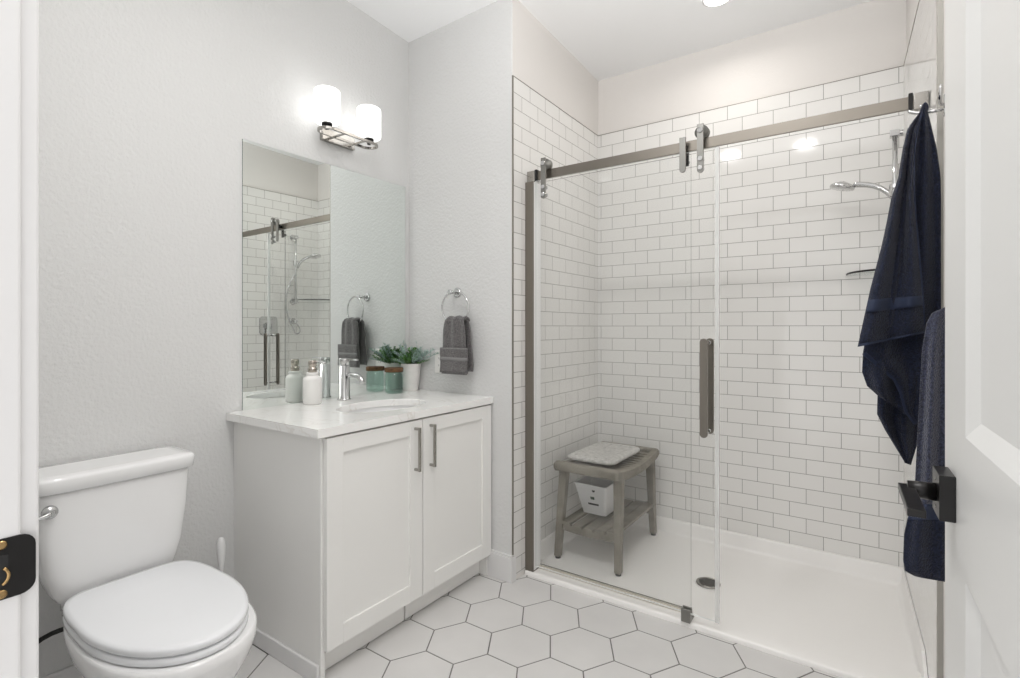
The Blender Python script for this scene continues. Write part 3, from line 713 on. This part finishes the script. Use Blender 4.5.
# seat slats running along x
ns = 12; ya, yb = BY0+.058, BY1-.052
for i in range(ns):
    y = ya+(yb-ya)*(i+.5)/ns; z = BZ+dip(y)-.006; hw = (yb-ya)/ns/2-.004
    b = MB(); b.box(BX0+.041, BX1-.037, y-hw, y+hw, z-.014, z); b.build('seat_slat', TEAK, bn, bevel=.002)
# lower shelf: side bearers on x, slats along y
SZ = .222
for y in (2.344, 2.832):
    b = MB(); rs = []
    for i in range(13):
        x = -1.292+.31*i/12; t = (i/12-.5)*2; zt = SZ-.016-.010*(1-t*t); rs.append([(x, y-.012, zt-.034), (x, y+.012, zt-.034), (x, y+.012, zt), (x, y-.012, zt)])
    b.rings(rs, smooth=False); b.build('shelf_rail', TEAK, bn, bevel=.003)
for i in range(5):
    x = -1.262+.0625*i; t = (i/4-.5)*2; z = SZ-.010*(1-t*t)
    b = MB(); b.box(x-.0265, x+.0265, 2.318, 2.854, z-.016, z); b.build('shelf_slat', TEAK, bn, bevel=.003)

# bath pad lying on the seat
b = MB(); rs = []
PX0, PX1, PY0, PY1 = -1.288, -1.022, 2.345, 2.765
def pz(y): return BZ+dip(y)-.001
nn_ = 26
def rrect(sc):
    pts = rr(((PX0+PX1)/2, (PY0+PY1)/2, 0), (1, 0, 0), (0, 1, 0), (PX1-PX0)*sc, (PY1-PY0)*sc, .05*sc, 6)
    return pts
for sc, dz in ((.95, .006), (.99, .010), (1, .018), (.985, .026), (.93, .031), (.6, .033), (.25, .034)):
    rs.append([(p[0], p[1], BZ-.010+dz*.85+.35*dip(p[1])+.012) for p in rrect(sc)])
b.rings(rs)
pd = tag(b.build('bath_pad', PADM, origin=((PX0+PX1)/2, (PY0+PY1)/2, BZ)), 'white textured foam bath pad lying on the teak bench seat', 'pad')
DOT = mat('pad_dots', (.36, .35, .33), .8)
for i in range(4):
    for j in range(5):
        x = PX0+.045+i*.056; y = PY0+.05+j*.080; z = BZ+.0295+.35*dip(y)
        b = MB(); b.lathe((x, y, z-.002), [(.007, 0), (.006, .003), (.003, .004)], 10); b.build('raised_dot', DOT, pd)

# white plastic bin on the shelf
bi = thing('plastic_bin', (-1.19, 2.56, SZ), 'white tapered plastic bin on the lower shelf of the teak bench', 'bin')
def frus(x0, x1, y0, y1, z, r=.012): return [Vector((p[0], p[1], z)) for p in rr(((x0+x1)/2, (y0+y1)/2, z), (1, 0, 0), (0, 1, 0), x1-x0, y1-y0, r, 4)]
zb_, zt_ = SZ+.0008, .386
B0 = (-1.252, -1.122, 2.492, 2.615); B1 = (-1.286, -1.104, 2.457, 2.650)
b = MB(); tk = .003
b.rings([frus(*B0, zb_), frus(*B1, zt_-.008), frus(B1[0]-.003, B1[1]+.003, B1[2]-.003, B1[3]+.003, zt_-.006), frus(B1[0]-.003, B1[1]+.003, B1[2]-.003, B1[3]+.003, zt_),
         frus(B1[0]+tk, B1[1]-tk, B1[2]+tk, B1[3]-tk, zt_), frus(B0[0]+tk, B0[1]-tk, B0[2]+tk, B0[3]-tk, zb_+tk)], True, True, False)
b.build('tub', PLAST, bi, bevel=.001)
def onfront(u, z):  # u 0..1 across, z height -> point on sloping front face
    t = (z-zb_)/(zt_-zb_); x0_ = B0[0]+(B1[0]-B0[0])*t; x1_ = B0[1]+(B1[1]-B0[1])*t; y = B0[2]+(B1[2]-B0[2])*t
    return Vector((x0_+(x1_-x0_)*u, y-.0006, z))
def mark(u0, u1, z0, z1, nm, m):
    b = MB(); b.prism([onfront(u0, z0), onfront(u1, z0), onfront(u1, z1), onfront(u0, z1)], (0, -.0008, 0)); return b.build(nm, m, bi)
mark(.30, .52, .349, .367, 'grey_label', INKG)
b = MB(); c0 = onfront(.60, .359); b.prism([c0+Vector((.009*math.cos(a), 0, .011*math.sin(a))) for a in [2*PI*k/20 for k in range(20)]], (0, -.0009, 0)); b.build('round_mark', INK, bi)
mark(.46, .60, .306, .321, 'small_mark', INKN)
mark(.34, .74, .275, .285, 'dark_label', INK)

# ---------------------------------------------------------------- room door (opened against the right wall)
DE = Vector((.0944, 1.003, 0)); DD = Vector((.036, -1, 0)).normalized(); DN = Vector((DD.y, -DD.x, 0))  # DN points to the room (-x)
def dpt(d, off, z): return DE+DD*d+DN*off+Vector((0, 0, z))
def dbox(b, d0, d1, o0, o1, z0, z1): b.hexa([dpt(d0, o0, z0), dpt(d1, o0, z0), dpt(d1, o1, z0), dpt(d0, o1, z0), dpt(d0, o0, z1), dpt(d1, o0, z1), dpt(d1, o1, z1), dpt(d0, o1, z1)])
b = MB(); DW = .80; T = .035; z0d, z1d = .012, 2.03; st_ = .150
panels = [(.13, .892), (1.072, 1.94)]
dbox(b, 0, st_, -T, 0, z0d, z1d); dbox(b, DW-st_, DW, -T, 0, z0d, z1d)
zz = [z0d, panels[0][0], panels[0][1], panels[1][0], panels[1][1], z1d]
for k in (0, 2, 4): dbox(b, st_, DW-st_, -T, 0, zz[k], zz[k+1])
bv, dp = .022, .011
for (za, zb2) in panels:
    for o_, sg in ((0, -1), (-T, 1)):
        O = [dpt(st_, o_, za), dpt(DW-st_, o_, za), dpt(DW-st_, o_, zb2), dpt(st_, o_, zb2)]
        I = [dpt(st_+bv, o_+sg*dp, za+bv), dpt(DW-st_-bv, o_+sg*dp, za+bv), dpt(DW-st_-bv, o_+sg*dp, zb2-bv), dpt(st_+bv, o_+sg*dp, zb2-bv)]
        b.rings([O, I], False, True, False)
door = struct(b.build('door_1', DOORP, origin=tuple(DE)))
hc = .060; hz = .977
def dring(cd, co, cz, r, n=20): return [dpt(cd+r*math.cos(2*PI*k/n), co, cz+r*math.sin(2*PI*k/n)) for k in range(n)]
b = MB(); dbox(b, hc-.031, hc+.031, 0.0003, .018, hz-.031, hz+.031); ro_ = b.build('handle_rose', BLACK, door, bevel=.001); ro_['label'] = 'square black handle rose'
for z in (hz-.02, hz+.02):
    b = MB(); b.rings([dring(hc, .018, z, .003), dring(hc, .0186, z, .003)]); b.build('screw', NICK2, ro_)
b = MB(); b.rings([dring(hc, .018, hz, .0125), dring(hc, .050, hz, .0115)]); b.build('handle_neck', BLACK, door)
b = MB(); dbox(b, hc-.012, hc+.118, .041, .060, hz-.006, hz+.004); b.build('lever_handle', BLACK, door, bevel=.001)
b = MB(); dbox(b, -.0015, .0, -.029, -.006, hz-.028, hz+.028); b.build('latch_plate', BLACK, door)
for z in (.25, 1.02, 1.80):
    b = MB(); c_ = dpt(DW+.004, .004, z); b.cyl(c_-Vector((0, 0, .045)), c_+Vector((0, 0, .045)), .006); b.build('hinge', BLACK, door)

# ---------------------------------------------------------------- wall hooks and navy towels
def hook(y, z, label):
    x = xr(y)+.01
    h = thing('robe_hook', (x, y, z), label, 'hook')
    b = MB(); b.hexa([(x-.008, y-.014, z-.028), (x, y-.014, z-.028), (x, y+.014, z-.028), (x-.008, y+.014, z-.028), (x-.008, y-.014, z+.028), (x, y-.014, z+.028), (x, y+.014, z+.028), (x-.008, y+.014, z+.028)]); b.build('base_plate', CHROME, h, bevel=.002)
    b = MB(); b.tube([(x-.006, y, z-.012), (x-.03, y, z-.010), (x-.055, y+.004, z-.010), (x-.075, y+.008, z-.003), (x-.088, y+.010, z+.008)], lambda t: .0060-.001*t, 10)
    b.tube([(x-.03, y, z-.010), (x-.05, y-.004, z+.002), (x-.062, y-.006, z+.012)], .0045, 10); b.build('arm', CHROME, h, sub=1)
    b = MB(); b.tube([(x-.006, y-.008, z), (x-.018, y-.030, z-.004), (x-.020, y-.060, z-.002), (x-.020, y-.072, z+.008), (x-.020, y-.075, z+.036)], .0050, 10); b.build('arm', CHROME, h, sub=1)
hook(1.895, 1.835, 'chrome robe hook on the right wall holding the tall navy towel')

CU, SU = math.cos(YAW), math.sin(YAW)
RD = Vector((CU, SU, 0)); FD = Vector((-SU, CU, 0))     # along and across the hanging cloth
TC = Vector((.118, 1.873, 0))                            # below the hook tip
def tw(a, d, z): return TC+RD*a+FD*d+Vector((0, 0, z))
def lim(p, m_=.012):
    return Vector((min(p.x, xr(p.y)-m_), p.y, p.z))
F1 = 1.43
def lerp(keys, t):
    i = min(int(t), len(keys)-2); k = t-i; return [p+(q-p)*k for p, q in zip(keys[i], keys[i+1])]
def cp(u, v, f): r = (u-510)/517*f; p = RD*r+FD*f; p.z = 1.21-(v-327)/517*f; return p
def sheet(b, keys, F, s0=0, s1=None, per=6, n=72, folds=5, ph=0, th=.010, skew=.12):
    """a closed, thin, folded layer through (left height, left, right height, right, depth, fold amplitude) keys"""
    s1 = len(keys)-1 if s1 is None else s1; N = max(2, int((s1-s0)*per)); out = []
    for j in range(N+1):
        t = s0+(s1-s0)*j/N; vl, ul, vr, ur_, dep, am = lerp(keys, t); ring = []
        for i in range(n):
            a = 2*PI*i/n; ca, sa = math.cos(a), math.sin(a)
            u = .5+.5*math.copysign(abs(ca)**.8, ca); v = math.copysign(abs(sa)**.5, sa)
            fo = am*(math.sin(folds*u*PI+ph+t*skew)+.45*math.sin(2.3*folds*u+ph*2))
            ring.append(lim(cp(ul+(ur_-ul)*u, vl+(vr-vl)*u, F+dep-th*v+fo)))
        out.append(ring)
    b.rings(out)
dt = thing('bath_towel', (TC.x, TC.y, .83), 'navy blue bath towel hanging by its corner from the chrome hook', 'towel')
k1 = [(104, 922.5, 104, 927, 0, .000), (113, 919, 112, 928, 0, .001), (120, 914, 120, 930, 0, .003), (149, 905, 149, 937, -.002, .008), (178, 900, 178, 941, -.004, .011), (199, 894, 199, 943.5, -.006, .014), (246, 886, 246, 948, -.008, .017), (288, 877, 288, 951, -.010, .017), (328, 872, 325, 951, -.010, .016)]
b = MB(); sheet(b, k1, F1, folds=5, ph=.6, th=.018); b.build('towel_body', NAVY, dt)
k2 = [(112, 920, 110, 923, -.016, .001), (120, 913.5, 120, 920, -.022, .003), (130, 907, 130, 917, -.026, .005), (149, 902.5, 149, 914, -.030, .007), (178, 898, 178, 913.5, -.034, .010), (199, 891, 199, 914, -.038, .012), (223, 886.5, 222, 916, -.041, .013), (246, 881.5, 246, 918, -.044, .013), (288, 870.5, 286, 922, -.048, .012), (347, 857.5, 333, 925, -.050, .010)]
fk = dict(folds=3.2, ph=2, th=.009)
b = MB(); sheet(b, k2, F1, **fk); b.build('front_flap', NAVY, dt)
fb = dict(folds=3.2, ph=2, th=.0128)
b = MB(); sheet(b, k2, F1, 8.20, 8.42, per=20, **fb); b.build('woven_band', NAVYB, dt)
b = MB(); sheet(b, k2, F1, 8.955, 9, per=60, **fb); b.build('hem', NAVYB, dt)
b = MB(); b.tube([lim(cp(u, v, F1-.030-.022*min(1, (v-110)/150))) for u, v in [(923, 110), (918, 124), (914, 149), (913.5, 178), (914.5, 205), (917, 232), (919.5, 260), (922, 286), (925, 331)]], .0028, 8); b.build('selvage', NAVYB, dt, sub=1)
k3 = [(325, 868, 320, 940, -.02, .006), (352, 863, 345, 935, -.022, .010), (372, 862, 385, 928, -.024, .012), (386, 867, 410, 921, -.024, .010), (395, 877, 423, 918, -.024, .006)]
b = MB(); sheet(b, k3, F1, folds=4, ph=1, th=.011); b.build('inner_fold', NAVY, dt)
k3b = [(335, 868, 330, 930, -.030, .004), (353, 863, 350, 929, -.032, .006), (367, 879, 366, 927, -.034, .007), (379, 894, 380, 925, -.034, .006), (393, 900.5, 394, 923, -.034, .005), (411, 905.5, 412, 920, -.034, .003), (424, 915, 427, 919, -.032, .001)]
b = MB(); sheet(b, k3b, F1, folds=3, ph=2.2, th=.009); b.build('inner_fold', NAVY, dt)
b = MB(); sheet(b, [(q[0]+1, q[1]-1, q[0]-1, q[1]+3.2, q[4]-.007, 0) for q in k3b[1:]], F1, n=24, th=.003); b.build('hem', NAVYB, dt)
k4 = [(370, 874, 372, 925, 0, .005), (396, 877.5, 400, 922, 0, .008), (414, 877, 425, 919, .002, .009), (430, 885, 445, 917, .004, .007), (463, 905, 465, 911, .006, .001)]
b = MB(); sheet(b, k4, F1, folds=4, ph=2.4, th=.008); b.build('hanging_tip', NAVY, dt)
b = MB(); b.tube([lim(cp(u, v, F1)) for u, v in ((924, 112), (923, 106), (925, 102), (928, 104), (927, 112))], .0035, 8); b.build('hanging_loop', NAVYB, dt, sub=1)

# second, paler towel on a lower hook nearer the door
F2 = 1.27
TC2 = Vector((.135, 1.60, 0)); TR = TC2.dot(RD); TF = TC2.dot(FD)
hk = thing('robe_hook', (xr(1.53)+.01, 1.53, 1.30), 'small chrome peg on the right wall holding the slate blue towel', 'hook')
b = MB(); b.cyl((xr(1.53)+.01, 1.53, 1.295), (xr(1.53)-.018, 1.53, 1.297), .006); b.cyl((xr(1.53)+.01, 1.53, 1.295), (xr(1.53)+.006, 1.53, 1.295), .018); b.build('peg', CHROME, hk)
st2 = thing('bath_towel', (.13, 1.60, .59), 'slate blue bath towel hanging lowest, behind the black door lever', 'towel')
k5 = [(309, 941, 305, 950, 0, 0), (313, 932, 306, 953, 0, 0.001), (323, 926.5, 318, 954, 0, 0.003), (350, 922, 350, 954, 0, 0.006), (397, 919.5, 397, 955, 0, 0.009), (440, 917, 440, 955, 0, 0.01), (480, 915, 480, 955, 0, 0.01), (507, 911, 507, 955, 0, 0.009), (520, 907, 520, 955, 0, 0.009), (534, 904, 534, 955, 0, 0.009), (560, 903, 566, 955, 0, 0.009), (571, 905, 578, 955, 0, 0.006), (576, 914, 582, 955, 0, 0.003), (578, 922, 583, 952, 0, 0.001)]
b = MB(); sheet(b, k5, F2, 0, 7, folds=4, th=.020); b.build('towel_body', SLATE, st2)
b = MB(); sheet(b, k5, F2, 6.9, 8, folds=4, th=.0212); b.build('woven_band', NAVYB, st2)
b = MB(); sheet(b, k5, F2, 7.95, 13, folds=4, th=.0205); b.build('towel_end', NAVY, st2)

for o in bpy.data.objects:
    if '_org' in o: del o['_org']
